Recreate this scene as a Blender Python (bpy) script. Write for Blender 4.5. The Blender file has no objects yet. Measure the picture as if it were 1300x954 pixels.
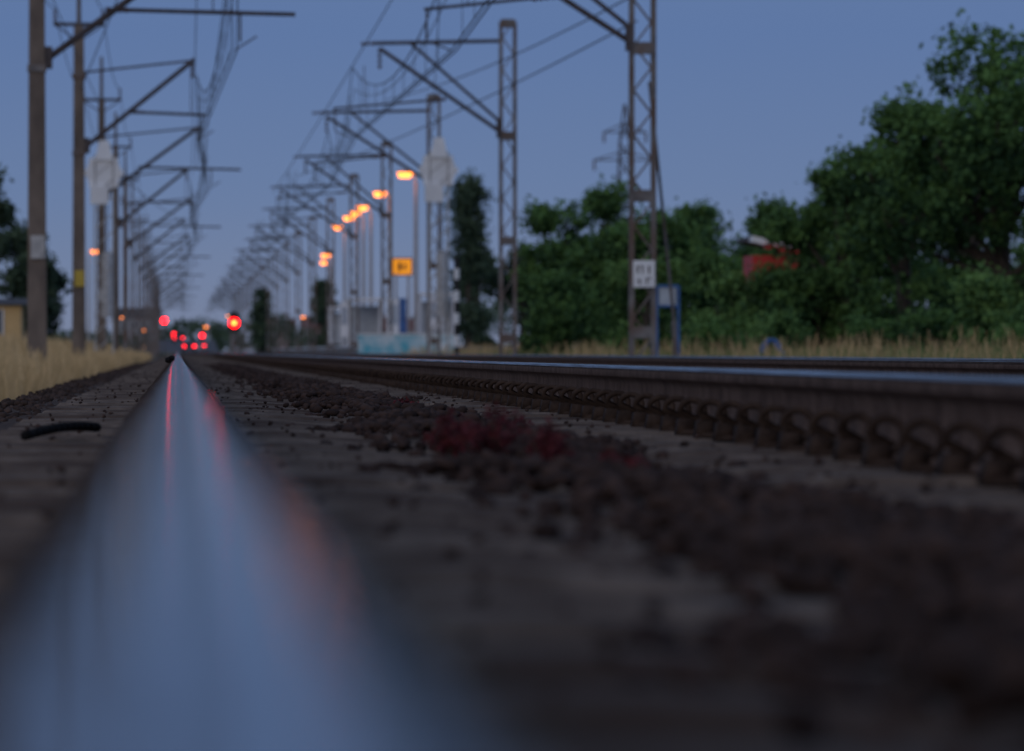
import bpy, math, random
import numpy as np
from mathutils import Vector, Matrix
R = math.radians
rng = np.random.default_rng(7)
random.seed(7)
scene = bpy.context.scene
scene.view_settings.view_transform = 'Standard'
scene.view_settings.look = 'None'
scene.view_settings.exposure = 0
COL = scene.collection

# ------------------------------------------------------------------ materials
def new_mat(name):
    m = bpy.data.materials.new(name); m.use_nodes = True
    nt = m.node_tree; nt.nodes.clear()
    out = nt.nodes.new('ShaderNodeOutputMaterial')
    return m, nt, out

def pmat(name, c1, c2=None, rough=0.8, metal=0.0, scale=5.0, detail=6.0, bump=0.0, bscale=None,
         c3=None, s3=1.0, stretch=(1,1,1), attr=None, spec=0.5, rough2=None, contrast=(0.35,0.65)):
    m, nt, out = new_mat(name)
    N = nt.nodes; L = nt.links
    b = N.new('ShaderNodeBsdfPrincipled')
    b.inputs['Roughness'].default_value = rough
    b.inputs['Metallic'].default_value = metal
    b.inputs['Specular IOR Level'].default_value = spec
    L.new(b.outputs[0], out.inputs[0])
    if c2 is None: c2 = tuple(x*0.75 for x in c1)
    tc = N.new('ShaderNodeTexCoord'); mp = N.new('ShaderNodeMapping')
    mp.inputs['Scale'].default_value = stretch
    L.new(tc.outputs['Object'], mp.inputs[0])
    nz = N.new('ShaderNodeTexNoise'); nz.inputs['Scale'].default_value = scale
    nz.inputs['Detail'].default_value = detail
    L.new(mp.outputs[0], nz.inputs['Vector'])
    cr = N.new('ShaderNodeValToRGB')
    cr.color_ramp.elements[0].position = contrast[0]; cr.color_ramp.elements[1].position = contrast[1]
    cr.color_ramp.elements[0].color = (*c2, 1); cr.color_ramp.elements[1].color = (*c1, 1)
    if attr:
        at = N.new('ShaderNodeAttribute'); at.attribute_name = attr
        L.new(at.outputs['Fac'], cr.inputs[0])
        cr.color_ramp.elements[0].position = 0; cr.color_ramp.elements[1].position = 1
    else:
        L.new(nz.outputs[0], cr.inputs[0])
    col = cr.outputs[0]
    if c3 is not None:
        n3 = N.new('ShaderNodeTexNoise'); n3.inputs['Scale'].default_value = s3; n3.inputs['Detail'].default_value = 4
        L.new(mp.outputs[0], n3.inputs['Vector'])
        r3 = N.new('ShaderNodeValToRGB'); r3.color_ramp.elements[0].position = .45; r3.color_ramp.elements[1].position = .62
        L.new(n3.outputs[0], r3.inputs[0])
        mx = N.new('ShaderNodeMixRGB'); L.new(r3.outputs[0], mx.inputs[0]); L.new(col, mx.inputs[1])
        mx.inputs[2].default_value = (*c3, 1); col = mx.outputs[0]
    L.new(col, b.inputs['Base Color'])
    if rough2 is not None:
        mr = N.new('ShaderNodeMapRange'); mr.inputs[1].default_value=.3; mr.inputs[2].default_value=.7
        mr.inputs[3].default_value = rough; mr.inputs[4].default_value = rough2
        L.new(nz.outputs[0], mr.inputs[0]); L.new(mr.outputs[0], b.inputs['Roughness'])
    if bump > 0:
        nb = N.new('ShaderNodeTexNoise'); nb.inputs['Scale'].default_value = bscale or scale*3; nb.inputs['Detail'].default_value = 6
        L.new(mp.outputs[0], nb.inputs['Vector'])
        bp = N.new('ShaderNodeBump'); bp.inputs['Strength'].default_value = bump; bp.inputs['Distance'].default_value = 0.02
        L.new(nb.outputs[0], bp.inputs['Height']); L.new(bp.outputs[0], b.inputs['Normal'])
    return m

def steel(name, lo, hi, rough, rough2):
    """running surface: polished steel under a streaky film of dirt"""
    m, nt, out = new_mat(name); N=nt.nodes; L=nt.links
    tc=N.new('ShaderNodeTexCoord'); mp=N.new('ShaderNodeMapping'); mp.inputs['Scale'].default_value=(55,.5,1)
    L.new(tc.outputs['Object'],mp.inputs[0])
    nz=N.new('ShaderNodeTexNoise'); nz.inputs['Scale'].default_value=3; nz.inputs['Detail'].default_value=8; L.new(mp.outputs[0],nz.inputs['Vector'])
    g=N.new('ShaderNodeBsdfPrincipled'); g.inputs['Base Color'].default_value=(.13,.135,.15,1); g.inputs['Metallic'].default_value=.6
    mr=N.new('ShaderNodeMapRange'); mr.inputs[1].default_value=.3; mr.inputs[2].default_value=.7; mr.inputs[3].default_value=rough; mr.inputs[4].default_value=rough2
    L.new(nz.outputs[0],mr.inputs[0]); L.new(mr.outputs[0],g.inputs['Roughness'])
    d=N.new('ShaderNodeBsdfDiffuse'); d.inputs[0].default_value=(.07,.060,.056,1)
    mf=N.new('ShaderNodeMapRange'); mf.inputs[1].default_value=.32; mf.inputs[2].default_value=.68; mf.inputs[3].default_value=lo; mf.inputs[4].default_value=hi
    n2=N.new('ShaderNodeTexNoise'); n2.inputs['Scale'].default_value=2.1; n2.inputs['Detail'].default_value=9; L.new(mp.outputs[0],n2.inputs['Vector']); L.new(n2.outputs[0],mf.inputs[0])
    mx=N.new('ShaderNodeMixShader'); L.new(mf.outputs[0],mx.inputs[0]); L.new(g.outputs[0],mx.inputs[1]); L.new(d.outputs[0],mx.inputs[2]); L.new(mx.outputs[0],out.inputs[0])
    return m

def emat(name, col, strength):
    m, nt, out = new_mat(name)
    e = nt.nodes.new('ShaderNodeEmission'); e.inputs[0].default_value = (*col, 1); e.inputs[1].default_value = strength
    nt.links.new(e.outputs[0], out.inputs[0]); return m

M = {}
M['polish'] = steel('polished_steel', .05,.40,.04,.12)
M['polish2'] = steel('polished_steel_edge', .30,.72,.04,.12)
M['shoulder'] = pmat('worn_steel', (.10,.075,.062), (.055,.04,.034), rough=1, metal=.0, scale=6, stretch=(20,1,6), spec=0)
M['rust'] = pmat('rail_rust', (.19,.122,.09), (.105,.066,.048), rough=.9, scale=9, bump=.3, bscale=60, spec=.1)
M['clip'] = pmat('clip_rust', (.08,.054,.042), (.04,.027,.022), rough=.95, scale=30, spec=.05)
M['sleeper'] = pmat('sleeper_concrete', (.235,.180,.143), (.138,.103,.082), rough=.97, scale=14, bump=.5, bscale=90, c3=(.10,.070,.056), s3=2.2, spec=.08)
M['bed'] = pmat('ballast_fines', (.155,.112,.088), (.068,.047,.038), rough=.97, scale=35, bump=1, bscale=60, spec=.06)
M['stone'] = pmat('ballast_stone', (.105,.067,.055), (.034,.023,.020), rough=.95, attr='shade', spec=.06)
M['stoneg'] = pmat('shoulder_stone', (.12,.080,.065), (.044,.031,.026), rough=.95, attr='shade', spec=.06)
M['ground'] = pmat('earth_and_grass', (.18,.16,.075), (.07,.085,.035), rough=1, scale=.35, c3=(.22,.17,.09), s3=.12)
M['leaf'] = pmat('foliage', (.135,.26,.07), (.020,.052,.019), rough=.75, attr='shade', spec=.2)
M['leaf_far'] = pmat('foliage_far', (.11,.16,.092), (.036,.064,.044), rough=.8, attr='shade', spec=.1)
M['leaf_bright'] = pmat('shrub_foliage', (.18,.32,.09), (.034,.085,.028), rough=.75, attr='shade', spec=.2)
M['bark'] = pmat('bark', (.09,.07,.055), (.04,.03,.025), rough=.9, scale=6)
M['dry'] = pmat('dry_grass', (.88,.64,.35), (.38,.26,.12), rough=.9, attr='shade', spec=.1)
M['green_grass'] = pmat('green_grass', (.24,.30,.12), (.06,.12,.035), rough=.9, attr='shade', spec=.1)
M['redweed'] = pmat('red_weed', (.18,.038,.045), (.078,.022,.027), rough=.85, attr='shade', spec=.1)
M['concrete_mast'] = pmat('mast_concrete', (.23,.178,.142), (.125,.097,.08), rough=.9, scale=3, stretch=(1,1,.4), bump=.2)
M['steel_mast'] = pmat('mast_steel', (.26,.24,.23), (.125,.11,.105), rough=.7, scale=4, c3=(.15,.098,.075), s3=2)
M['arm'] = pmat('cantilever_steel', (.11,.088,.088), (.06,.048,.048), rough=.75, scale=5)
M['insul'] = pmat('insulator_ceramic', (.12,.06,.04), (.07,.035,.025), rough=.3)
M['wire'] = pmat('wire_copper', (.05,.05,.055), (.03,.03,.035), rough=.6)
M['white'] = pmat('white_paint', (.90,.90,.90), (.80,.80,.81), rough=.6, scale=2)
M['weights'] = pmat('counterweight_concrete', (.60,.58,.56), (.40,.39,.38), rough=.9, scale=5)
M['black'] = pmat('black_paint', (.02,.02,.022), (.012,.012,.013), rough=.6)
M['rubber'] = pmat('black_rubber', (.022,.020,.020), (.012,.012,.012), rough=.95, scale=20, spec=.05)
M['blue'] = pmat('blue_paint', (.06,.17,.44), (.04,.11,.3), rough=.5)
M['paleblue'] = pmat('pale_panel', (.50,.55,.60), (.40,.44,.50), rough=.5)
M['pole'] = pmat('lamp_post_paint', (.50,.47,.46), (.40,.37,.36), rough=.6)
M['cream'] = pmat('cream_render', (.74,.50,.24), (.62,.41,.18), rough=.9, scale=1.5)
M['pinkw'] = pmat('pink_render', (.42,.29,.27), (.33,.22,.21), rough=.9, scale=1.5)
M['greyw'] = pmat('grey_render', (.40,.40,.42), (.30,.30,.32), rough=.9, scale=1.5)
M['roof'] = pmat('roof_tiles', (.22,.09,.07), (.15,.06,.05), rough=.85, scale=6)
M['dkroof'] = pmat('dark_roof', (.10,.09,.09), (.07,.065,.065), rough=.85, scale=6)
M['glass'] = pmat('window_glass', (.03,.035,.045), (.02,.022,.03), rough=.1)
M['redp'] = pmat('red_paint', (.70,.05,.04), (.55,.035,.03), rough=.5)
M['graffiti'] = pmat('graffiti_wall', (.85,.88,.90), (.45,.68,.76), rough=.8, scale=1.6, c3=(.12,.50,.62), s3=1.3, detail=2)
M['platform'] = pmat('platform_concrete', (.28,.25,.23), (.18,.16,.15), rough=.9, scale=2)
M['yellow'] = pmat('yellow_plate', (.6,.42,.05), (.5,.34,.04), rough=.5)
M['carp'] = pmat('car_paint', (.10,.11,.13), (.08,.09,.11), rough=.3)
M['carw'] = pmat('car_paint_light', (.4,.4,.42), (.36,.36,.38), rough=.3)
M['e_orange'] = emat('sodium_lamp_glow', (1,.255,.04), 4.6)
M['e_red'] = emat('red_signal_glow', (1,.003,.004), 20)
M['e_redfar'] = emat('red_signal_far_glow', (1,.003,.005), 36)
M['e_core'] = emat('signal_overexposed_glow', (1,.36,.04), 8)  # orange glow standing in for the burnt-out centre of the red light
M['e_tail'] = emat('tail_lamp_glow', (1,.008,.014), 9)
M['e_yellow'] = emat('lit_sign_glow', (1,.36,.03), .8)
M['e_window'] = emat('lit_window_glow', (1,.5,.25), 1.3)

# ------------------------------------------------------------------ mesh helpers
def empty(name, loc=(0,0,0)):
    e = bpy.data.objects.new(name, None); COL.objects.link(e); e.location = loc; return e

class B:
    def __init__(s): s.v=[]; s.f=[]; s.m=[]; s.mats=[]
    def mi(s, mat):
        if mat not in s.mats: s.mats.append(mat)
        return s.mats.index(mat)
    def add(s, vs, fs, mat):
        o=len(s.v); s.v += [tuple(v) for v in vs]; k=s.mi(mat)
        for f in fs: s.f.append(tuple(i+o for i in f)); s.m.append(k)
    def box(s, c, d, mat, rot=None, taper=1.0):
        x,y,z = d[0]/2,d[1]/2,d[2]/2
        vs=[Vector((sx*x*(taper if sz>0 else 1),sy*y*(taper if sz>0 else 1),sz*z)) for sz in(-1,1) for sx,sy in((-1,-1),(1,-1),(1,1),(-1,1))]
        if rot is not None: vs=[rot@v for v in vs]
        vs=[v+Vector(c) for v in vs]
        s.add(vs,[(3,2,1,0),(4,5,6,7),(0,1,5,4),(1,2,6,5),(2,3,7,6),(3,0,4,7)],mat)
    def tube(s, p0, p1, r, mat, r1=None, n=6):
        p0=Vector(p0);p1=Vector(p1); r1=r if r1 is None else r1
        d=(p1-p0).normalized(); u=d.orthogonal().normalized(); w=d.cross(u)
        vs=[p0+(u*math.cos(2*math.pi*i/n)+w*math.sin(2*math.pi*i/n))*r for i in range(n)]
        vs+=[p1+(u*math.cos(2*math.pi*i/n)+w*math.sin(2*math.pi*i/n))*r1 for i in range(n)]
        fs=[(i,(i+1)%n,n+(i+1)%n,n+i) for i in range(n)]+[tuple(range(n-1,-1,-1)),tuple(range(n,2*n))]
        s.add(vs,fs,mat)
    def path(s, pts, r, mat, n=6):
        for a,b in zip(pts[:-1],pts[1:]): s.tube(a,b,r,mat,n=n)
    def build(s, name, parent=None, smooth=False, loc=None):
        me=bpy.data.meshes.new(name); me.from_pydata(s.v,[],s.f)
        for m in s.mats: me.materials.append(M[m])
        me.polygons.foreach_set('material_index', s.m)
        if smooth: me.polygons.foreach_set('use_smooth',[True]*len(s.f))
        me.update()
        o=bpy.data.objects.new(name,me); COL.objects.link(o)
        if loc is not None: o.location=loc
        if parent: o.parent=parent
        return o

def np_mesh(name, V, F, mat, shade=None, parent=None, smooth=False):
    V=np.asarray(V,dtype=np.float32); F=np.asarray(F,dtype=np.int32)
    me=bpy.data.meshes.new(name)
    me.vertices.add(len(V)); me.vertices.foreach_set('co',V.ravel())
    k=F.shape[1]
    me.loops.add(F.size); me.loops.foreach_set('vertex_index',F.ravel())
    me.polygons.add(len(F)); me.polygons.foreach_set('loop_start',np.arange(0,F.size,k,dtype=np.int32))
    me.polygons.foreach_set('loop_total',np.full(len(F),k,dtype=np.int32))
    if smooth: me.polygons.foreach_set('use_smooth',np.ones(len(F),dtype=bool))
    me.materials.append(M[mat])
    if shade is not None:
        a=me.attributes.new('shade','FLOAT','POINT'); a.data.foreach_set('value',np.asarray(shade,dtype=np.float32))
    me.update(calc_edges=True); me.validate()
    o=bpy.data.objects.new(name,me); COL.objects.link(o)
    if parent: o.parent=parent
    return o

def repl(v, f, offs, flip=None):
    v=np.asarray(v,dtype=np.float32); offs=np.asarray(offs,dtype=np.float32)
    V=(v[None]+offs[:,None]).reshape(-1,3)
    F=(np.asarray(f)[None]+(np.arange(len(offs))*len(v))[:,None,None]).reshape(-1,len(f[0]))
    return V,F

# ------------------------------------------------------------------ camera
CAMZ=.045
cam_d=bpy.data.cameras.new('camera'); cam=bpy.data.objects.new('camera',cam_d); COL.objects.link(cam)
cam.location=(0,0,CAMZ); cam.rotation_euler=(R(90-.215),0,-R(3.041))
cam_d.sensor_width=36; cam_d.sensor_fit='HORIZONTAL'; cam_d.lens=221.5
cam_d.clip_start=.05; cam_d.clip_end=12000
cam_d.dof.use_dof=True; cam_d.dof.focus_distance=27; cam_d.dof.aperture_fstop=7.6
scene.camera=cam

# ------------------------------------------------------------------ world
w=bpy.data.worlds.new('World'); scene.world=w; w.use_nodes=True
nt=w.node_tree; nt.nodes.clear(); N=nt.nodes; L=nt.links
wo=N.new('ShaderNodeOutputWorld'); bg=N.new('ShaderNodeBackground'); L.new(bg.outputs[0],wo.inputs[0])
sky=N.new('ShaderNodeTexSky'); sky.sky_type='NISHITA'; sky.sun_disc=False
sky.sun_elevation=R(2); sky.sun_rotation=R(205); sky.air_density=1.2; sky.dust_density=.6; sky.ozone_density=3
tc=N.new('ShaderNodeTexCoord'); sp=N.new('ShaderNodeSeparateXYZ'); L.new(tc.outputs['Generated'],sp.inputs[0])
cr=N.new('ShaderNodeValToRGB'); L.new(sp.outputs[2],cr.inputs[0])
e=cr.color_ramp.elements; e[0].position=0; e[0].color=(.205,.245,.365,1); e[1].position=1; e[1].color=(.16,.22,.36,1)
for p,c in ((.010,(.185,.245,.390)),(.025,(.146,.226,.408)),(.05,(.116,.200,.408)),(.3,(.165,.23,.39))):
    q=e.new(p); q.color=(*c,1)
sc=N.new('ShaderNodeMixRGB'); sc.blend_type='MULTIPLY'; sc.inputs[0].default_value=1
L.new(sky.outputs[0],sc.inputs[1]); sc.inputs[2].default_value=(.08,.08,.08,1)
mx=N.new('ShaderNodeMixRGB'); mx.inputs[0].default_value=.90; L.new(sc.outputs[0],mx.inputs[1]); L.new(cr.outputs[0],mx.inputs[2])
L.new(mx.outputs[0],bg.inputs[0]); bg.inputs[1].default_value=1.0
sd=bpy.data.lights.new('sun','SUN'); sun=bpy.data.objects.new('sun',sd); COL.objects.link(sun)
sd.energy=.42; sd.angle=R(25); sd.color=(1,.88,.78); sun.rotation_euler=(R(75),0,R(-25)); sun.location=(0,-10,30)

# ------------------------------------------------------------------ ground & ballast bed
def strip(name, prof, ys, mat, parent=None):
    V=[];F=[]
    n=len(prof)
    for y in ys:
        for x,z in prof: V.append((x,y,z))
    for j in range(len(ys)-1):
        for i in range(n-1):
            a=j*n+i; F.append((a,a+1,a+n+1,a+n))
    return np_mesh(name,V,F,mat,parent=parent)
strip('ground',[(-4000,-.35),(-60,-.35),(-8,-.35),(-4.5,-.4),(-2.5,-.6),(-1.2,-.72),(8,-.72),(9,-.55),(11,-.45),(60,-.45),(4000,-.45)],
      [-60,0,100,300,1000,3000,9000],'ground')
strip('ballast_bed',[(-1.75,-.75),(-.92,-.238),(-.6,-.207),(2.1,-.207),(2.7,-.25),(3.4,-.215),(6.1,-.215),(6.7,-.25),(7.6,-.75)],
      [-6,0,20,60,200,800,2500],'bed')

# ------------------------------------------------------------------ railway track
half=[(0,0),(.012,-.0003),(.022,-.0011),(.0285,-.0028),(.0325,-.006),(.0350,-.0105),(.0358,-.016),(.0362,-.036),(.033,-.039),(.014,-.047),(.0088,-.060),(.0083,-.12),(.012,-.142),(.03,-.153),(.074,-.160),(.075,-.172)]
def rail(name, x0, parent, gs, worn):
    prof=[(-x,z) for x,z in half[::-1]]+half[1:]
    b=B(); n=len(prof); ys=[-4,0,3,8,20,60,150,400,1000,2000]
    for j in range(len(ys)-1):
        for i in range(n-1):
            xm=(prof[i][0]+prof[i+1][0])/2; zm=(prof[i][1]+prof[i+1][1])/2
            if zm>-.001: mt='polish'
            elif zm>-.003: mt='polish' if xm*gs>0 else 'polish2'
            elif zm>worn and xm*gs>0: mt='polish2'
            elif zm>-.0135: mt='shoulder'
            else: mt='rust'
            a,c=prof[i],prof[i+1]
            b.add([(x0+a[0],ys[j],a[1]),(x0+c[0],ys[j],c[1]),(x0+c[0],ys[j+1],c[1]),(x0+a[0],ys[j+1],a[1])],[(0,3,2,1)],mt)
    o=b.build(name,parent)
    import bmesh
    bm=bmesh.new(); bm.from_mesh(o.data); bmesh.ops.remove_doubles(bm,verts=bm.verts,dist=1e-5)
    bmesh.ops.recalc_face_normals(bm,faces=bm.faces)
    up=[f for f in bm.faces if f.calc_center_median().z>-.001]
    if up and up[0].normal.z<0: bmesh.ops.reverse_faces(bm,faces=bm.faces)
    for f in bm.faces: f.smooth=True
    bm.to_mesh(o.data); bm.free()
    return o
def sleeper_mesh(xc):
    secs=[(-1.3,-.215,.10),(-1.27,-.186,.10),(-.45,-.182,.10),(-.2,-.198,.085),(.2,-.198,.085),(.45,-.182,.10),(1.27,-.186,.10),(1.3,-.215,.10)]
    V=[];F=[]
    for x,z,hw in secs: V+=[(xc+x,-hw-.03,-.40),(xc+x,-hw,z-.012),(xc+x,-hw+.012,z),(xc+x,hw-.012,z),(xc+x,hw,z-.012),(xc+x,hw+.03,-.40)]
    for i in range(len(secs)-1):
        for k in range(5):
            a=i*6+k; F.append((a,a+6,a+7,a+1))
    F.append((0,1,4,5)); F.append((1,2,3,4)); b=(len(secs)-1)*6; F.append((b+5,b+4,b+1,b)); F.append((b+4,b+3,b+2,b+1))
    return V,F
def clip_mesh(xf, side):
    V=[];F=[]; n=5
    pts=[]
    cx=xf+side*.004; cz=-.122
    for i in range(13):
        a=R(-150+ i*27)
        pts.append(Vector((cx+side*.035*-math.cos(a), -.03+.005*i, cz+.035*math.sin(a))))
    pts.append(Vector((cx-side*.022,.055,cz-.025)))
    for i,p in enumerate(pts):
        d=(pts[min(i+1,len(pts)-1)]-pts[max(i-1,0)]).normalized(); u=d.cross(Vector((0,1,0)));
        if u.length<.1: u=Vector((1,0,0))
        u.normalize(); w_=d.cross(u)
        for k in range(n):
            V.append(tuple(p+(u*math.cos(2*math.pi*k/n)+w_*math.sin(2*math.pi*k/n))*.010))
    for i in range(len(pts)-1):
        for k in range(n): F.append((i*n+k,i*n+(k+1)%n,(i+1)*n+(k+1)%n,(i+1)*n+k))
    def bx(c,d):
        o=len(V)
        for sz in(-1,1):
            for sx,sy in((-1,-1),(1,-1),(1,1),(-1,1)): V.append((c[0]+sx*d[0]/2*(1 if sz<0 else .7),c[1]+sy*d[1]/2,c[2]+sz*d[2]/2))
        F.extend([tuple(q+o for q in f) for f in[(3,2,1,0),(4,5,6,7),(0,1,5,4),(1,2,6,5),(2,3,7,6),(3,0,4,7)]])
    bx((xf+side*.026,0,-.162),(.05,.11,.045))
    bx((xf-side*.03,0,-.178+.002),(.16,.16,.012))
    return V,F
def track(x0, nsl, ny_clip, phase=0.):
    p=empty('railway_track')
    xc=x0+.7525
    rail('rail_near_side',x0,p,1,-.0035); rail('rail_far_side',x0+1.505,p,-1,-.0095)
    V,F=sleeper_mesh(xc)
    offs=[(rng.normal(0,.006),-3+.6*i+phase+rng.normal(0,.012),rng.normal(0,.0025)) for i in range(nsl)]
    VV,FF=repl(V,F,offs); np_mesh('sleepers',VV,FF,'sleeper',parent=p)
    for k,(xf,side,ycut) in enumerate(((x0+.075,1,ny_clip*.6),(x0-.075,-1,ny_clip*.6),(x0+1.505-.075,-1,ny_clip),(x0+1.505+.075,1,40))):
        V,F=clip_mesh(xf,side)
        oo=[(rng.normal(0,.002),o[1]+rng.normal(0,.004),0) for o in offs if o[1]<ycut]
        VV,FF=repl(V,F,oo); np_mesh('rail_clips_%d'%(k+1),VV,FF,'clip',parent=p,smooth=False)
X0=.003
track(X0,650,240)
track(X0+4.0,420,50,.25)

# stones
def ico():
    t=(1+5**.5)/2
    v=np.array([(-1,t,0),(1,t,0),(-1,-t,0),(1,-t,0),(0,-1,t),(0,1,t),(0,-1,-t),(0,1,-t),(t,0,-1),(t,0,1),(-t,0,-1),(-t,0,1)],float)
    v/=np.linalg.norm(v[0])
    f=[(0,11,5),(0,5,1),(0,1,7),(0,7,10),(0,10,11),(1,5,9),(5,11,4),(11,10,2),(10,7,6),(7,1,8),(3,9,4),(3,4,2),(3,2,6),(3,6,8),(3,8,9),(4,9,5),(2,4,11),(6,2,10),(8,6,7),(9,8,1)]
    return v,np.array(f)
def stones(name, P, S, mat):
    v,f=ico(); n=len(P)
    A=rng.normal(size=(n,3,3)); Q=np.linalg.qr(A)[0]
    sc_=rng.uniform(.55,1.15,(n,3))*S[:,None]
    vv=v[None]*(1+rng.uniform(-.28,.22,(n,12,1)))*sc_[:,None,:]
    vv=np.einsum('nij,nkj->nki',Q,vv)
    vv[:,:,2]*=.75
    V=(vv+P[:,None]).reshape(-1,3)
    F=(f[None]+(np.arange(n)*12)[:,None,None]).reshape(-1,3)
    sh=np.repeat(rng.beta(1.6,2.2,n),12)
    return np_mesh(name,V,F,mat,shade=sh)
def ysample(n,a,b,g=.45):
    u=rng.random(n); return (a**g+u*(b**g-a**g))**(1/g)
n=15000; y=ysample(n,2,110)
cx=.80+.07*np.sin(y*.9)+.05*np.sin(y*2.3+1); hw=.25+.08*np.sin(y*1.7)+.05*np.sin(y*4.1)
d=np.clip(rng.normal(0,.5,n),-1.5,1.5); x=cx+d*hw
lump=.5+.5*np.sin(y*2.9+x*9)*np.sin(y*1.13+.5)
keep=rng.random(n)<.35+.7*lump
x,y,d,lump=x[keep],y[keep],d[keep],lump[keep]
z=-.198+.032*np.clip(1-d*d,0,1)*(.15+1.05*lump)+rng.uniform(-.008,.010,len(x))
stones('ballast_gravel',np.stack([x,y,z],1),rng.uniform(.009,.028,len(x)),'stone')
n=30000; y=ysample(n,2,140); x=rng.uniform(-1.1,2.9,n)
ph=((y+3)/.6)%1; insl=(np.minimum(ph,1-ph)<.175)&(x>-.53)&(x<2.06)
keep=(~insl)&(np.abs(x-X0)>.085)&(np.abs(x-X0-1.505)>.085)
inner=(x>-.56)&(x<1.45)
keep&=~(inner&(rng.random(n)<.76))
x=x[keep];y=y[keep]; inner=(x>-.56)&(x<1.45)
z=np.where(x<-.9,-.243-(-.9-x)*.6,np.where(x<-.56,-.215,-.210))+rng.uniform(-.008,.010,len(x))
S=np.where(inner,rng.uniform(.006,.015,len(x)),rng.uniform(.014,.028,len(x)))
stones('ballast_gravel',np.stack([x,y,z],1),S,'stoneg')
n=1300; y=ysample(n,4,70); x=rng.uniform(-.5,2.0,n); k=(np.abs(x-X0)>.12)&(np.abs(x-X0-1.505)>.14); x=x[k];y=y[k]
stones('ballast_gravel',np.stack([x,y,np.full(len(x),-.178)],1),rng.uniform(.004,.012,len(x)),'stone')

v,f=ico(); b=B(); b.add([(-.028+q[0]*.018,33+q[1]*.03,.012+q[2]*.018) for q in v],[tuple(t) for t in f],'rubber')
b.add([(-.045+q[0]*.022,33.1+q[1]*.03,.002+q[2]*.02) for q in v],[tuple(t) for t in f],'rubber')
b.build('small_stone')
b=B(); pts=[(-.39+.17*t/12.,16.2+1.1*t/12.,-.170+.016*math.sin(t/12*2.6)) for t in range(13)]
b.path(pts,.013,'rubber',n=10); b.build('black_cable',smooth=True)

# ------------------------------------------------------------------ leaf clouds, red weed
def leafcloud(C, rad, nper, size, shade, flat=.0, aspect=.6):
    n=len(C)*nper
    c=np.repeat(C,nper,0); r=np.repeat(rad,nper)
    p=c+rng.normal(size=(n,3))*r[:,None]*np.array([.55,.55,.42])
    a=rng.normal(size=(n,3)); a/=np.linalg.norm(a,axis=1)[:,None]
    t=rng.normal(size=(n,3)); b_=np.cross(a,t); b_/=np.linalg.norm(b_,axis=1)[:,None]
    s=size*rng.uniform(.6,1.3,n)[:,None]
    V=np.stack([p-a*s,p-b_*s*aspect,p+a*s,p+b_*s*aspect],1).reshape(-1,3)
    F=np.arange(n*4).reshape(-1,4)
    sh=np.clip(np.repeat(shade,nper)+rng.normal(0,.12,n),0,1)
    return V,F,np.repeat(sh,4)
def weed(x,y,z,wd,h):
    p=empty('red_weed')
    b=B(); C=[]
    for i in range(18):
        a=rng.uniform(0,6.28); r=rng.uniform(.1,1)*wd/2; hh=h*rng.uniform(.5,1)*(1-.4*(r/(wd/2)))
        b.tube((x,y,z),(x+r*math.cos(a),y+r*math.sin(a),z+hh),.003,'bark',r1=.001,n=4)
        for t in np.linspace(.35,1,6): C.append((x+r*t*math.cos(a),y+r*t*math.sin(a),z+hh*t))
    b.build('stems',p)
    C=np.array(C); V,F,s=leafcloud(C,np.full(len(C),.016),5,.008,rng.random(len(C)))
    np_mesh('leaves',V,F,'redweed',s,p)
weed(.66,13.2,-.19,.24,.155); weed(.60,13.8,-.19,.12,.12); weed(.80,11.4,-.19,.12,.05); weed(.73,15.5,-.19,.12,.06); weed(.95,18,-.19,.14,.05); weed(.86,24,-.19,.18,.06); weed(.74,12.6,-.19,.10,.10)

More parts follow.
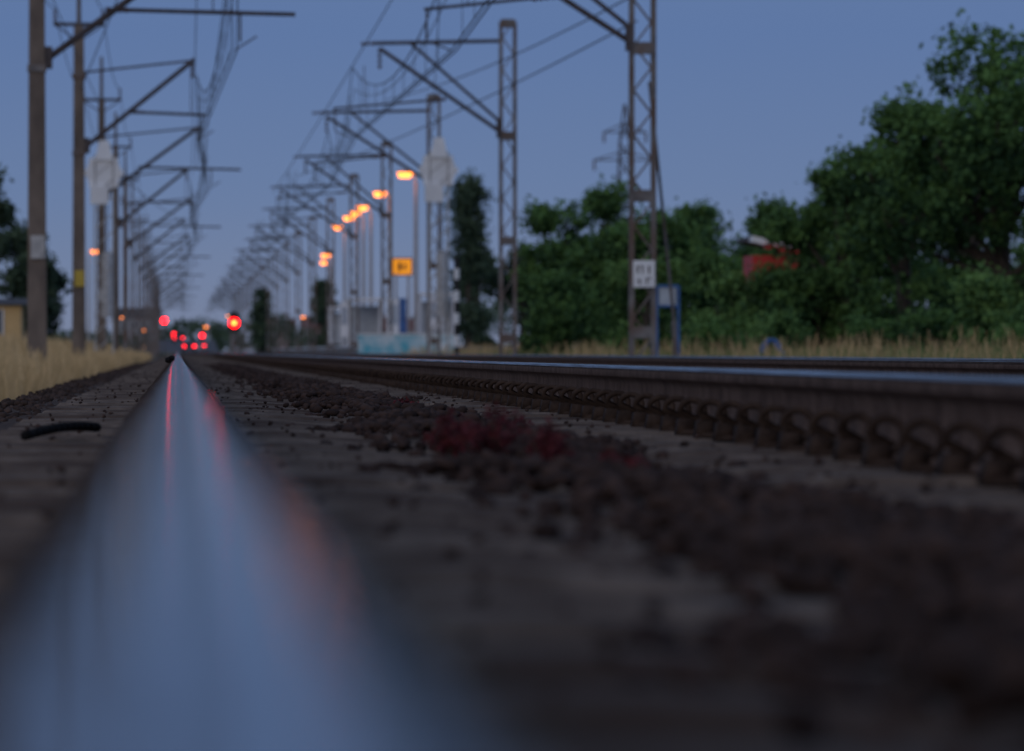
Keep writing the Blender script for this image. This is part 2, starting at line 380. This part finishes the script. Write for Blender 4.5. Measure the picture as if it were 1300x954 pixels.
# ------------------------------------------------------------------ trees
def tree(name,x,y,g,H,Rx,mat='leaf',base=.15,ncl=260,nper=40,leaf=.12,seed=1,shape='round',clr=.42,lobes=9,trunk=True,top=1.0):
    global rng
    rs=np.random.default_rng(seed); save=rng; rng=rs
    p=empty(name)
    z0=g+H*base; z1=g+H; zc=(z0+z1)/2; hz=(z1-z0)/2
    LB=[]
    for i in range(lobes):
        t=rs.uniform(-.8,.72) if i>1 else (.68 if i==0 else .3)
        if shape=='column': rr=Rx*(.75+.25*math.cos(t*1.4)); off=.12*Rx
        elif shape=='cone': rr=Rx*(1-(t+1)/2)**.7+.15; off=.1*Rx
        else: rr=Rx*math.sqrt(max(.08,1-t*t)); off=rr*.62
        a=rs.uniform(0,6.28)
        lr=rr*rs.uniform(.32,.56) if shape=='round' else rr*.75
        o_=off*rs.uniform(.5,1.14) if i>0 else off*.15
        LB.append((x+o_*math.cos(a),y+o_*math.sin(a),zc+t*hz,lr, min(lr,hz*.5)*(.85 if shape=='round' else 1.4)))
    C=[];RD=[];SH=[]
    for i in range(ncl):
        lx,ly,lz,lr,lh=LB[rs.integers(len(LB))]
        u=rs.normal(size=3); u/=np.linalg.norm(u); q=rs.uniform(.35,1.0)**.6
        if rs.random()<.17: q*=1.36
        c=(lx+u[0]*lr*q,ly+u[1]*lr*q,max(g+.1,min(z1,lz+u[2]*lh*q)))
        C.append(c); RD.append(clr*rs.uniform(.45,1.2))
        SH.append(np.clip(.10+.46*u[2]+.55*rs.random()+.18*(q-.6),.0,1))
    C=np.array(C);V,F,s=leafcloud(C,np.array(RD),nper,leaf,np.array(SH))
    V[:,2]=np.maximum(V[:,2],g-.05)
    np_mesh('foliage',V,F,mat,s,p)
    b=B(); tr=.035*H if shape=='round' else .02*H
    b.tube((x,y,g-.1),(x,y,g+H*.45),tr,'bark',r1=tr*.55,n=8); b.tube((x,y,g+H*.45),(x+.05*Rx,y,g+H*.85),tr*.55,'bark',r1=tr*.15,n=6)
    for lx,ly,lz,lr,lh in LB:
        s0=g+H*.2+(lz-g-H*.2)*.35; b.tube((x,y,max(g+.2,s0)),(lx,ly,lz),tr*.4,'bark',r1=tr*.1,n=5)
    b.build('trunk_and_limbs',p)
    rng=save
GR=-.45
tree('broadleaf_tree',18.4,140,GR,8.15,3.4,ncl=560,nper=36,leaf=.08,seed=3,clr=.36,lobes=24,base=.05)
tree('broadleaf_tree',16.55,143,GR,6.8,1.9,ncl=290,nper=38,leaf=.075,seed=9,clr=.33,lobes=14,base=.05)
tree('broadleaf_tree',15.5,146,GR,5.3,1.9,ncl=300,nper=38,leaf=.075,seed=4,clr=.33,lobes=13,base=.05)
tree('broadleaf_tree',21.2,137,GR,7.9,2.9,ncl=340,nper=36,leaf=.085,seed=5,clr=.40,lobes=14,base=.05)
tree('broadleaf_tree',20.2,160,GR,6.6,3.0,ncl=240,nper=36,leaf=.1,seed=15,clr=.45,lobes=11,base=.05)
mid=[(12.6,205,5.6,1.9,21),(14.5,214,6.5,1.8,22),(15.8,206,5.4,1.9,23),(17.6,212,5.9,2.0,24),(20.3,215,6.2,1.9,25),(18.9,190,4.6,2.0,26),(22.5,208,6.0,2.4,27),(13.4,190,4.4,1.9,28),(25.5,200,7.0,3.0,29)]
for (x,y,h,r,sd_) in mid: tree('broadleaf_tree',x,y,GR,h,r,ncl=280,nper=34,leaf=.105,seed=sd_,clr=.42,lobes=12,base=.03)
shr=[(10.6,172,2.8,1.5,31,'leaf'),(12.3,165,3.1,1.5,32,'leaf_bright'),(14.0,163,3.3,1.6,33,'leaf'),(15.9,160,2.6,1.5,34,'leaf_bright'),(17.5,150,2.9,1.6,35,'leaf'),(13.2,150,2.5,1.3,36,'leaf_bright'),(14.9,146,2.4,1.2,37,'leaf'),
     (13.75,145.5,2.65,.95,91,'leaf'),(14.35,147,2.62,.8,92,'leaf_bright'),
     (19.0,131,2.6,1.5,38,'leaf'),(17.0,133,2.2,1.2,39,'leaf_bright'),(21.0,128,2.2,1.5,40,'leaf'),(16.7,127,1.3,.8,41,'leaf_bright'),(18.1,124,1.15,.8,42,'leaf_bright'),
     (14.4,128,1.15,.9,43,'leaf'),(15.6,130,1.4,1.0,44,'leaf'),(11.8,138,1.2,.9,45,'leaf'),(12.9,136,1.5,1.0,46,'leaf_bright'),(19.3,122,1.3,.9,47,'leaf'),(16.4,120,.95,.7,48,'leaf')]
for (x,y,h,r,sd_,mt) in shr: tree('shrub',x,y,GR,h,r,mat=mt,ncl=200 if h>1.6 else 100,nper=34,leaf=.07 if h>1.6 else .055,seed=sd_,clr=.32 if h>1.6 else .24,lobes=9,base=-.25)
tree('poplar_tree',15.35,332,GR,10.3,1.1,mat='leaf_far',ncl=230,nper=32,leaf=.12,seed=51,shape='column',lobes=9,base=.0,clr=.50)
tree('poplar_tree',16.4,345,GR,6.6,1.5,mat='leaf_far',ncl=200,nper=34,leaf=.14,seed=52,lobes=8,base=-.1,clr=.45)
tree('broadleaf_tree',19.2,350,GR,6.5,2.4,mat='leaf_far',ncl=240,nper=30,leaf=.16,seed=53,lobes=9,base=.0,clr=.5)
tree('broadleaf_tree',-8.6,255,-.35,8.3,2.2,mat='leaf_far',ncl=300,nper=34,leaf=.14,seed=61,lobes=12,base=-.05)
tree('broadleaf_tree',-6.3,268,-.35,6.2,1.7,mat='leaf_far',ncl=260,nper=34,leaf=.13,seed=62,lobes=11,base=-.05)
tree('broadleaf_tree',-11.5,250,-.35,8.6,2.6,mat='leaf_far',ncl=220,nper=34,leaf=.16,seed=63,lobes=9,base=.0)
tree('conifer_tree',8.1,600,-.45,7.2,1.35,mat='leaf_far',ncl=120,nper=28,leaf=.2,seed=71,shape='cone',lobes=9,base=.0,clr=.6)
tree('conifer_tree',11.6,505,-.45,6.7,1.2,mat='leaf_far',ncl=120,nper=28,leaf=.2,seed=72,shape='cone',lobes=9,base=.0,clr=.55)

C=[];RD=[];SH=[]
for i in range(1700):
    xx=rng.uniform(-130,260); hh=6.5+2.5*math.sin(xx*.13)+1.5*math.sin(xx*.41+1)+rng.uniform(0,2)
    if xx<45: hh*=.60
    C.append((xx,1150+rng.uniform(-30,30),-.5+hh*rng.random()**.6)); RD.append(1.5); SH.append(rng.random()*.7+.2)
V,F,s=leafcloud(np.array(C),np.array(RD),18,.5,np.array(SH)); np_mesh('distant_tree_line',V,F,'leaf_far',s)

# ------------------------------------------------------------------ grass
def grass(name,x,y,g,h,mat,wid,shade):
    n=len(x); a=rng.uniform(0,6.28,n); lean=rng.uniform(0,.35,n)*h; la=rng.uniform(0,6.28,n)
    px=np.cos(a)*wid/2; py=np.sin(a)*wid/2*.3
    base=np.stack([x,y,g],1); tip=base+np.stack([lean*np.cos(la),lean*np.sin(la),h],1)
    mid=base*.45+tip*.55; mid[:,:2]=base[:,:2]*.7+tip[:,:2]*.3
    o=np.stack([px,py,np.zeros(n)],1)
    V=np.stack([base-o,base+o,mid+o*.8,mid-o*.8,tip+o*.5,tip-o*.5],1).reshape(-1,3)
    i=np.arange(n)[:,None]*6
    F=np.concatenate([i+np.array([[0,1,2,3]]),i+np.array([[3,2,4,5]])])
    np_mesh(name,V,F,mat,np.repeat(shade,6))
n=52000; y=ysample(n,30,420,.6); x=-1.75-8*rng.random(n)**1.5
g=np.interp(x,[-8,-4.5,-2.5,-1.2],[-.35,-.4,-.6,-.72])
cl=.5+.5*np.sin(x*3.1+y*.23)*np.sin(y*.11+x)
h=(.46+.45*cl+.1*rng.random(n))*np.interp(x,[-4,-1.7],[1,.62])*rng.uniform(.5,1.2,n)
grass('dry_grass',x,y,g,h,'dry',.009*(1+y/90),np.clip(.12+.6*cl*rng.random(n)+.4*rng.random(n),0,1))
n=30000; y=ysample(n,60,260,.6); x=8.3+16*rng.random(n)**1.2
g=np.interp(x,[8,9,11],[-.72,-.55,-.45]); cl=np.clip(.5+.8*np.sin(x*1.3+y*.31)*np.sin(y*.17+x*.6),0,1)
h=(.22+.50*cl)*rng.uniform(.5,1.25,n)
grass('dry_grass',x,y,g,h,'dry',.008*(1+y/90),np.clip(.0+.45*cl*rng.random(n)+.35*rng.random(n),0,1))
n=36000; y=ysample(n,60,260,.6); x=8.3+16*rng.random(n)
g=np.interp(x,[8,9,11],[-.72,-.55,-.45])
grass('green_grass',x,y,g,.52*rng.uniform(.4,1.2,n),'green_grass',.01*(1+y/90),rng.random(n))

# ------------------------------------------------------------------ catenary masts
YS=[60]+[115+47*k for k in range(19)]
YL=[60]+[115+49*k for k in range(17)]
def insul(b,p,q,n=4,r=.06):
    p=Vector(p);q=Vector(q)
    for i in range(n):
        a=p.lerp(q,(i+.1)/n); c=p.lerp(q,(i+.8)/n); b.tube(a,c,r,'insul',r1=r*.6,n=8)
def mast_right(x,y,k):
    p=empty('catenary_mast'); H=8.55; b=B(); wd=.40 if k<2 else .36
    gz=-.55
    for sx in(-1,1):
        b.box((x+sx*wd/2,y,(H+gz)/2),(.095,.16,H-gz),'steel_mast')
    nz=22; dz=(H-gz)/nz
    for i in range(nz):
        z0=gz+i*dz; s=1 if i%2 else -1
        for yy in(-.075,.075):
            b.tube((x-s*(wd/2-.04),y+yy,z0),(x+s*(wd/2-.04),y+yy,z0+dz),.02,'steel_mast',n=4)
    for zz in(0.4,2.9,5.6,H-.05): b.box((x,y,zz),(wd,.175,.22),'steel_mast')
    b.box((x,y,gz+.05),(.9,.9,.7),'platform',taper=.75)
    b.build('lattice_column',p)
    b=B(); ex=4.95 if k%2 else 5.2
    b.tube((x-wd/2,y,5.7),(ex,y,7.85),.055,'arm'); b.tube((x-wd/2,y,5.95),(ex+.75,y,8.03),.045,'arm')
    b.tube((x-wd/2,y,8.05),(ex-.15,y,7.98),.05,'arm')
    b.box((x-wd/2-.05,y,5.8),(.12,.2,.5),'arm')
    rx=4.75+(.25 if k%2 else -.25)
    b.tube((x-1.6,y,6.55),(rx-.5,y,6.3),.03,'arm'); b.tube((rx-.45,y,6.3),(rx-.45,y,5.75),.02,'arm')
    b.tube((rx-.45,y,5.72),(rx,y,5.55),.015,'arm'); b.tube((rx+.3,y,6.35),(rx+.3,y,7.4),.012,'arm')
    insul(b,(x-1.6,y,6.55),(x-2.05,y,6.49)); insul(b,(ex,y,7.85),(ex,y,7.3))
    insul(b,(ex-.15,y,7.98),(ex-.5,y,7.96),3)
    b.build('cantilever',p)
    if k==1:
        b=B(); zc=1.47; b.box((x+.02,y-.12,zc),(.40,.03,.49),'white')
        for dx,dz,wx,wz in((-.12,.08,.03,.14),(-.05,.14,.07,.022),(-.03,.08,.022,.14),(.09,.08,.03,.14),(-.1,-.12,.07,.022),(-.08,-.14,.022,.10),(.05,-.12,.025,.12),(.1,-.08,.06,.022)):
            b.box((x+.02+dx,y-.14,zc+dz),(wx,.012,wz),'arm')
        b.build('number_plate',p)
        b=B(); b.tube((x+.15,y+.3,5.0),(x+.62,y+.5,.6),.03,'steel_mast'); b.tube((x+.62,y+.5,.6),(x+.66,y+.5,-.5),.05,'steel_mast'); b.build('guy_rod',p)
def mast_left(x,y,k):
    p=empty('catenary_mast'); b=B(); H=8.5; gz=-.75
    wd=.36 if k<3 else (.30 if k<6 else .2)
    b.box((x,y,(H+gz)/2),(wd,wd*1.1,H-gz),'concrete_mast' if k<5 else 'steel_mast',taper=.72)
    b.tube((x,y,H-.4),(x,y,10.0),.07,'steel_mast',r1=.05,n=6)
    for zz in(5.2,7.2): b.box((x,y,zz),(wd*.95,wd*1.1,.12),'steel_mast')
    b.build('concrete_column',p)
    b=B()
    b.tube((x-.65,y,8.55),(x+.65,y,8.55),.05,'arm')
    for dx in(-.62,.62): insul(b,(x+dx,y,8.58),(x+dx,y,8.95),4,.055)
    b.tube((x-.65,y,8.55),(x,y,8.1),.02,'arm'); b.tube((x+.65,y,8.55),(x,y,8.1),.02,'arm')
    ex=.45 if k%2==0 else .75
    b.tube((x+.15,y,5.35),(ex,y,7.65),.065,'arm'); b.box((x+.2,y,5.4),(.16,.22,.4),'arm')
    b.tube((x+.1,y,7.3),(ex,y,7.62),.03,'arm')
    rx=.75+(.3 if k%2 else -.2)
    b.tube((x+1.25,y,6.28),(rx+(1.1 if k%2 else .2),y,6.2),.04,'arm'); b.tube((rx+.1,y,6.2),(rx+.1,y,5.7),.02,'arm'); b.tube((rx+.4,y,5.8),(rx,y,5.55),.015,'arm')
    b.tube((ex-.1,y,7.6),(ex-.1,y,6.2),.012,'arm')
    insul(b,(x+1.25,y,6.28),(x+1.7,y,6.27)); insul(b,(ex-.05,y,7.65),(ex-.05,y,7.15))
    b.build('cantilever',p)
    if k in(1,2,3):
        b=B(); b.box((x+.02,y-.23,1.95),(.26,.03,.42),'yellow' if k==2 else 'weights'); b.build('number_plate',p)
for k,y in enumerate(YS): mast_right(8.5,y,k)
for k,y in enumerate(YL): mast_left(-2.55,y,k)

def tensioner(x,y):
    p=empty('wire_tensioner'); b=B()
    b.tube((x,y,6.0),(x,y+.12,6.0),.58,'white',n=24)
    for i in range(8):
        a=i*math.pi/4; b.box((x+.56*math.cos(a),y+.06,6.0+.56*math.sin(a)),(.18,.16,.18),'white')
    b.box((x+.02,y+.05,6.75),(.6,.3,.65),'white',taper=.5); b.box((x-.14,y+.05,5.26),(.6,.3,.6),'white')
    b.build('tension_wheel',p,smooth=False)
    b=B()
    for i in range(18): b.tube((x+.12,y,1.2+.12*i),(x+.12,y,1.2+.12*i+.10),.19,'weights',n=14)
    b.tube((x+.12,y,3.3),(x+.12,y,5.6),.02,'wire'); b.build('counterweights',p)
    b=B()
    for s in(-.28,.32): b.tube((x+s,y,-.7),(x+s,y,6.6),.035,'weights')
    for i in range(12): b.tube((x-.28,y,-.5+.58*i),(x+.32,y,-.5+.58*i+.5),.02,'weights')
    b.box((x,y,-.5),(.8,.6,.5),'platform'); b.build('guide_frame',p)
tensioner(8.55,206.5); tensioner(-2.45,210)
b=B()
for i in range(10): b.tube((9.0,203,-.5+.36*i),(9.0,203,-.5+.36*(i+1)-.003),.09,'black' if i%2 else 'white',n=12)
b.box((9.0,203,-.55),(.4,.4,.2),'platform'); b.build('striped_marker_post')

def wires(cx,ys,zc,zm,stag,twin=.09):
    p=empty('overhead_wires'); b=B(); c2=B()
    for i in range(len(ys)-1):
        y0,y1=ys[i],ys[i+1]; far=y0>320; ns=4 if far else 10
        s0=stag if i%2 else -stag; s1=-s0
        r=.015
        b.tube((cx+s0,y0,zc),(cx+s1,y1,zc),r,'wire',n=4)
        if not far: b.tube((cx+s0+twin,y0,zc),(cx+s1+twin,y1,zc),r,'wire',n=4)
        for sag,zz,xo in((1.25,zm,0),(.85,zm-.55,.04)):
            if far and xo: continue
            pm=None
            for j in range(ns+1):
                t=j/ns; z=zz-sag*4*t*(1-t); q=Vector((cx+xo+s0*(1-t)+s1*t,y0+(y1-y0)*t,z))
                if pm is not None: b.tube(pm,q,r if not xo else .010,'wire',n=4)
                pm=q
                if 0<j<ns and not far and not xo: c2.tube(q,(q.x,q.y,zc),.008,'wire',n=3)
    b.build('contact_and_messenger_wire',p); c2.build('droppers',p)
wires(.75,YL,5.55,7.25,.25); wires(4.75,YS,5.55,7.35,.25)
p=empty('feeder_wires'); b=B()
for xx in(-3.17,-1.93):
    for i in range(len(YL)-1):
        pm=None
        for j in range(9):
            t=j/8; q=Vector((xx,YL[i]+(YL[i+1]-YL[i])*t,8.95-.6*4*t*(1-t)))
            if pm is not None: b.tube(pm,q,.012,'wire',n=4)
            pm=q
for a,c,rr in (((8.4,115,6.6),(6.9,209,8.4),.016),((8.4,115,6.1),(4.9,256,7.2),.016),((-2.5,210,6.5),(.75,350,7.1),.016),((-2.5,164,6.9),(.9,60,7.6),.014),
               ((1.1,60,8.6),(.9,311,6.9),.014),((.3,60,7.9),(.6,262,7.4),.014),((8.4,209,6.9),(4.9,115,8.6),.014),((5.2,60,8.9),(4.6,303,7.7),.014),((-2.5,213,8.2),(-2.6,60,7.0),.012)):
    pm=None; a=Vector(a); c=Vector(c)
    for j in range(9):
        t=j/8; q=a.lerp(c,t); q.z-=.25*4*t*(1-t)
        if pm is not None: b.tube(pm,q,rr,'wire',n=4)
        pm=q
b.build('feeder_lines',p)

# ------------------------------------------------------------------ street lamps
def street_lamp(x,y,H,g,side=-1,light=True):
    p=empty('street_lamp'); b=B()
    b.tube((x,y,g),(x,y,H-.35),.12,'pole',r1=.08,n=10); b.tube((x,y,g),(x,y,g+1.1),.16,'pole',n=10)
    pts=[(x,y,H-.38),(x+side*.05,y,H-.1),(x+side*.16,y,H+.05),(x+side*.3,y,H+.08)]
    b.path(pts,.05,'pole',n=8)
    b.box((x+side*.5,y,H+.14),(.74,.34,.12),'pole',taper=.75); b.build('post_and_arm',p)
    b=B(); b.box((x+side*.5,y,H-.04),(.50,.24,.24),'e_orange',taper=1.35); b.build('lamp_lens',p)
    if light:
        l=bpy.data.lights.new('lamp_light','POINT'); l.energy=15; l.color=(1,.30,.09); l.shadow_soft_size=.3
        o=bpy.data.objects.new('lamp_light',l); COL.objects.link(o); o.location=(x+side*.5,y-.5,H-.45); o.parent=p
for y in (284,319,350,364,377,405): street_lamp(10.35+.4,y,8.05,-.5)
street_lamp(11.2,455,7.0,-.5,light=False); street_lamp(12.6,520,7.4,-.5,light=False)
street_lamp(-7.0,500,8.0,-.4,side=1,light=False); street_lamp(-7.1,628,8.0,-.4,side=1,light=False)

p=empty('station_sign'); b=B()
b.tube((10.4,300,-.5),(10.4,300,3.8),.06,'pole',n=8); b.tube((11.0,300,-.5),(11.0,300,3.8),.06,'pole',n=8); b.box((10.7,300.1,4.1),(1.0,.16,.86),'black'); b.build('posts_and_case',p)
b=B(); b.box((10.7,299.98,4.1),(.88,.05,.74),'e_yellow'); b.build('lit_panel',p)
b=B(); b.box((10.58,299.94,4.1),(.16,.02,.4),'black'); b.box((10.82,299.94,4.1),(.12,.02,.26),'black'); b.build('pictogram',p)
b=B(); b.box((10.7,299.95,1.5),(.40,.08,2.2),'blue'); b.build('blue_panel',p)

p=empty('station_platform'); b=B(); b.box((11.5,420,-.2),(5.2,330,.9),'platform'); b.box((8.88,420,.3),(.12,330,.1),'white'); b.build('platform_slab',p)
p=empty('graffiti_wall'); b=B(); b.box((9.15,251.5,.0),(3.9,.2,1.45),'graffiti'); b.box((9.15,251.5,.75),(4.0,.28,.06),'white'); b.build('wall_panel',p)
def shelter(x,y):
    p=empty('platform_shelter'); b=B()
    for dx in(-.8,.8):
        for dy in(-1.2,1.2): b.tube((x+dx,y+dy,.25),(x+dx,y+dy,2.7),.06,'white',n=8)
    b.build('posts',p); b=B(); b.box((x,y,2.78),(2.0,2.9,.14),'white'); b.build('roof',p)
    b=B(); b.box((x+.8,y,1.5),(.04,2.3,1.9),'paleblue'); b.box((x,y+1.2,1.5),(1.5,.04,1.9),'paleblue'); b.build('glazing',p)
    b=B(); b.box((x+.5,y,.72),(.4,2.0,.06),'bark'); b.box((x+.5,y-.7,.47),(.3,.08,.44),'arm'); b.box((x+.5,y+.7,.47),(.3,.08,.44),'arm'); b.build('bench',p)
shelter(9.8,330); shelter(10.3,392); shelter(12.3,300)
def infoboard(x,y,w_,h_,z):
    p=empty('information_board'); b=B()
    for s in(-1,1): b.tube((x+s*w_*.4,y,.2),(x+s*w_*.4,y,z),.04,'white',n=8)
    b.build('posts',p); b=B(); b.box((x,y-.06,z),(w_,.06,h_),'white'); b.box((x,y-.1,z+.1*h_),(w_*.8,.02,h_*.5),'paleblue'); b.build('panel',p)
infoboard(9.4,275,.55,1.7,1.5); infoboard(11.9,290,.6,1.5,1.8); infoboard(9.6,360,.6,2.0,1.9)

# ------------------------------------------------------------------ signals
def signal(x,y,z,r,g,mat='e_red',core=True,board=True):
    p=empty('railway_signal'); b=B()
    b.tube((x,y,g),(x,y,z-r*1.5),r*.35,'steel_mast',n=10); b.box((x,y,g+.1),(r*2.5,r*2.5,.3),'platform')
    b.box((x,y,z-.1*r),(r*2.4,r*1.1,r*4.0),'black')
    if board: b.tube((x,y,z+r*1.6),(x,y+.02,z+r*1.6),r*1.0,'black',n=20)
    for i in range(7):
        a0=R(i*180/7);a1=R((i+1)*180/7); q=y-r*.6
        b.add([(x+r*1.2*math.cos(a0),q,z+r*1.2*math.sin(a0)),(x+r*1.2*math.cos(a1),q,z+r*1.2*math.sin(a1)),(x+r*1.2*math.cos(a1),q-r*.7,z+r*1.2*math.sin(a1)),(x+r*1.2*math.cos(a0),q-r*.7,z+r*1.2*math.sin(a0))],[(0,1,2,3)],'black')
    b.build('post_and_housing',p)
    b=B(); b.tube((x,y-r*.6-.02,z),(x,y-r*.6,z),r,mat,n=20); b.build('red_lens',p)
    if core:
        b=B(); b.tube((x,y-r*.6-.05,z),(x,y-r*.6-.03,z),r*.36,'e_core',n=14); b.build('overexposed_centre',p)  # small disc added to imitate the overexposed middle of the red lens
signal(2.70,300,1.42,.22,-.25)
signal(-1.85,900,4.5,.34,-.7,mat='e_redfar',core=False,board=False)
signal(3.0,760,2.0,.25,-.3,mat='e_tail',core=False,board=False)
signal(-.55,1100,3.1,.3,-.3,mat='e_tail',core=False,board=False)

def car(x,y,g,mat,yaw=0):
    p=empty('car',(x,y,g)); p.rotation_euler=(0,0,yaw); b=B()
    prof=[(-2.1,.35),(-2.15,.8),(-2.0,.98),(-1.2,1.0),(-.75,1.42),(.6,1.46),(1.25,1.0),(2.0,.9),(2.15,.6),(2.1,.35)]
    n=len(prof)
    V=[(-.85*(.82 if z>1.2 else 1),yy,z) for yy,z in prof]+[(.85*(.82 if z>1.2 else 1),yy,z) for yy,z in prof]
    b.add(V,[tuple(range(n-1,-1,-1)),tuple(range(n,2*n))]+[(i,(i+1)%n,n+(i+1)%n,n+i) for i in range(n)],mat); b.build('body',p)
    b=B(); b.add([(-.7,-1.19,1.03),(.7,-1.19,1.03),(.62,-.80,1.40),(-.62,-.80,1.40)],[(0,1,2,3)],'glass'); b.box((0,-.1,1.22),(1.66,1.1,.26),'glass'); b.build('windows',p)
    b=B()
    for sx in(-.78,.78):
        for yy in(-1.35,1.35): b.tube((sx-.1,yy,.32),(sx+.1,yy,.32),.32,'rubber',n=16)
    b.build('wheels',p)
    b=B()
    for sx in(-.66,.66): b.box((sx,-2.16,.82),(.28,.06,.20),'e_tail')
    b.build('tail_lamps',p)
car(1.6,850,-.01,'carp'); car(3.2,905,.12,'carw'); car(.2,985,1.42,'carp')
b=B(); b.add([(-3.5,835,-.02),(6,835,-.02),(6,845,-.01),(-3.5,845,-.01)],[(0,1,2,3)],'dkroof')
b.add([(-3.5,845,-.01),(6,845,-.01),(6,920,.13),(-3.5,920,.13)],[(0,1,2,3)],'dkroof'); b.add([(-3.5,920,.13),(6,920,.13),(6,1010,1.92),(-3.5,1010,1.92)],[(0,1,2,3)],'dkroof'); b.build('road')

# ------------------------------------------------------------------ buildings
def house(name,x,y,g,wd,dp,hw,hr,wall,roof,lit=()):
    p=empty(name); b=B(); b.box((x,y,g+hw/2),(wd,dp,hw),wall); b.build('walls',p)
    b=B(); o=.3; x0,x1=x-wd/2-o,x+wd/2+o; y0,y1=y-dp/2-o,y+dp/2+o; z=g+hw+.004
    b.add([(x0,y0,z),(x1,y0,z),(x1,y1,z),(x0,y1,z),(x0,y,z+hr),(x1,y,z+hr)],[(0,1,5,4),(2,3,4,5),(0,4,3),(1,2,5),(3,2,1,0)],roof)
    b.box((x+wd*.2,y,z+hr),(.5,.5,min(1.2,hr*1.2)),'roof'); b.build('roof',p)
    b=B(); bl=B(); nx=max(2,int(wd/2.2)); nf=max(1,int(hw/2.7)); k=0
    for f_ in range(nf):
        for i in range(nx):
            xx=x-wd/2+wd*(i+.5)/nx; zz=g+1.5+f_*2.7; t=bl if k in lit else b
            t.box((xx,y-dp/2-.01,zz),(.9,.06,.9),'e_window' if k in lit else 'glass')
            for s in(-1,1): b.box((xx+s*.49,y-dp/2-.02,zz),(.07,.1,1.0),'white')
            k+=1
    b.build('windows',p)
    if bl.v: bl.build('lit_windows',p)
    b=B(); b.box((x+wd*.01,y-dp/2-.03,g+.95),(.85,.07,1.9),'bark'); b.build('door',p)
house('cream_house',-9.3,237,-.35,7,4.5,2.15,.25,'cream','dkroof')
house('pink_house',33,1420,-.5,10,8,5.6,3,'pinkw','roof',lit=(2,))
house('grey_house',46,1500,-.5,11,8,5.6,3.4,'greyw','roof',lit=(1,5))
house('pink_house',22,1400,-.5,8,8,5.4,2.5,'pinkw','roof',lit=(0,))
house('grey_house',-9,1500,-.5,10,8,8.5,2.5,'greyw','dkroof',lit=(2,7))
house('cream_house',60,1500,-.5,11,8,5.6,3,'greyw','roof',lit=(3,))
for (x,y,z) in ((-9,1100,5),(5.5,1100,3.4),(9,1050,5.0),(-3.5,1080,3),(15,1100,6.5),(22,1080,5),(27,1100,7),(-5.5,1100,2.8)):
    street_lamp(x,y,z+1,-.5,light=False)
# kiosk with red fascia and white roof edge, standing in a gap of the trees
p=empty('kiosk_shed'); b=B(); b.box((14.25,151,.95),(1.1,2.4,2.8),'redp'); b.build('walls',p)
b=B(); rt=Matrix.Rotation(R(13),3,'Y'); b.box((14.15,149.6,2.62),(1.05,.6,.15),'white',rot=rt); b.box((14.35,149.2,2.47),(.85,.3,.12),'redp',rot=rt); b.box((14.25,151.4,2.6),(1.3,2.8,.1),'dkroof',rot=rt); b.build('roof',p)
b=B(); b.box((14.25,149.76,1.0),(.6,.05,1.8),'glass'); b.build('door',p)

p=empty('blue_frame_sign'); b=B(); x0,x1,y=9.53,9.96,125
b.tube((x0,y,-.55),(x0,y,1.35),.028,'blue',n=8); b.tube((x1,y,-.55),(x1,y,1.35),.028,'blue',n=8)
for z in(1.35,.95): b.tube((x0,y,z),(x1,y,z),.025,'blue',n=8)
b.build('frame',p); b=B(); b.box(((x0+x1)/2,y+.02,1.15),(.34,.02,.34),'paleblue'); b.build('panel',p)
b=B(); pts=[(10.9+.55*t/10,118,-.42+.70*math.sin(math.pi*(t/10*.8+.1))) for t in range(11)]; b.path(pts,.03,'blue',n=8); b.path([(q[0],118.6,q[2]) for q in pts],.03,'blue',n=8); b.build('blue_pipe_rail')

p=empty('power_pylon'); b=B(); px,py,H=64.0,900,35.5
def wv(z): return np.interp(z,[0,20,30,35.5],[3.2,1.1,.75,.1])
lv=[0,5,9.5,13.5,17,20,22.5,25,27.5,30,33,35.5]
for i in range(len(lv)-1):
    a,c=wv(lv[i]),wv(lv[i+1]); z0,z1=lv[i],lv[i+1]
    co=[(-1,-1),(1,-1),(1,1),(-1,1)]
    for j in range(4):
        s,t=co[j],co[(j+1)%4]
        b.tube((px+s[0]*a,py+s[1]*a,z0),(px+s[0]*c,py+s[1]*c,z1),.15,'arm',n=4)
        b.tube((px+s[0]*a,py+s[1]*a,z0),(px+t[0]*c,py+t[1]*c,z1),.09,'arm',n=4)
        b.tube((px+t[0]*a,py+t[1]*a,z0),(px+s[0]*c,py+s[1]*c,z1),.09,'arm',n=4)
for z,l in((27.5,4.4),(31.5,3.0)):
    for s in(-1,1):
        b.tube((px,py,z),(px+s*l,py,z),.14,'arm',n=4); b.tube((px,py,z+1.3),(px+s*l,py,z),.12,'arm',n=4); b.tube((px+s*l,py,z),(px+s*l,py,z-1.5),.17,'insul',n=5)
b.build('lattice_tower',p)
print('done')
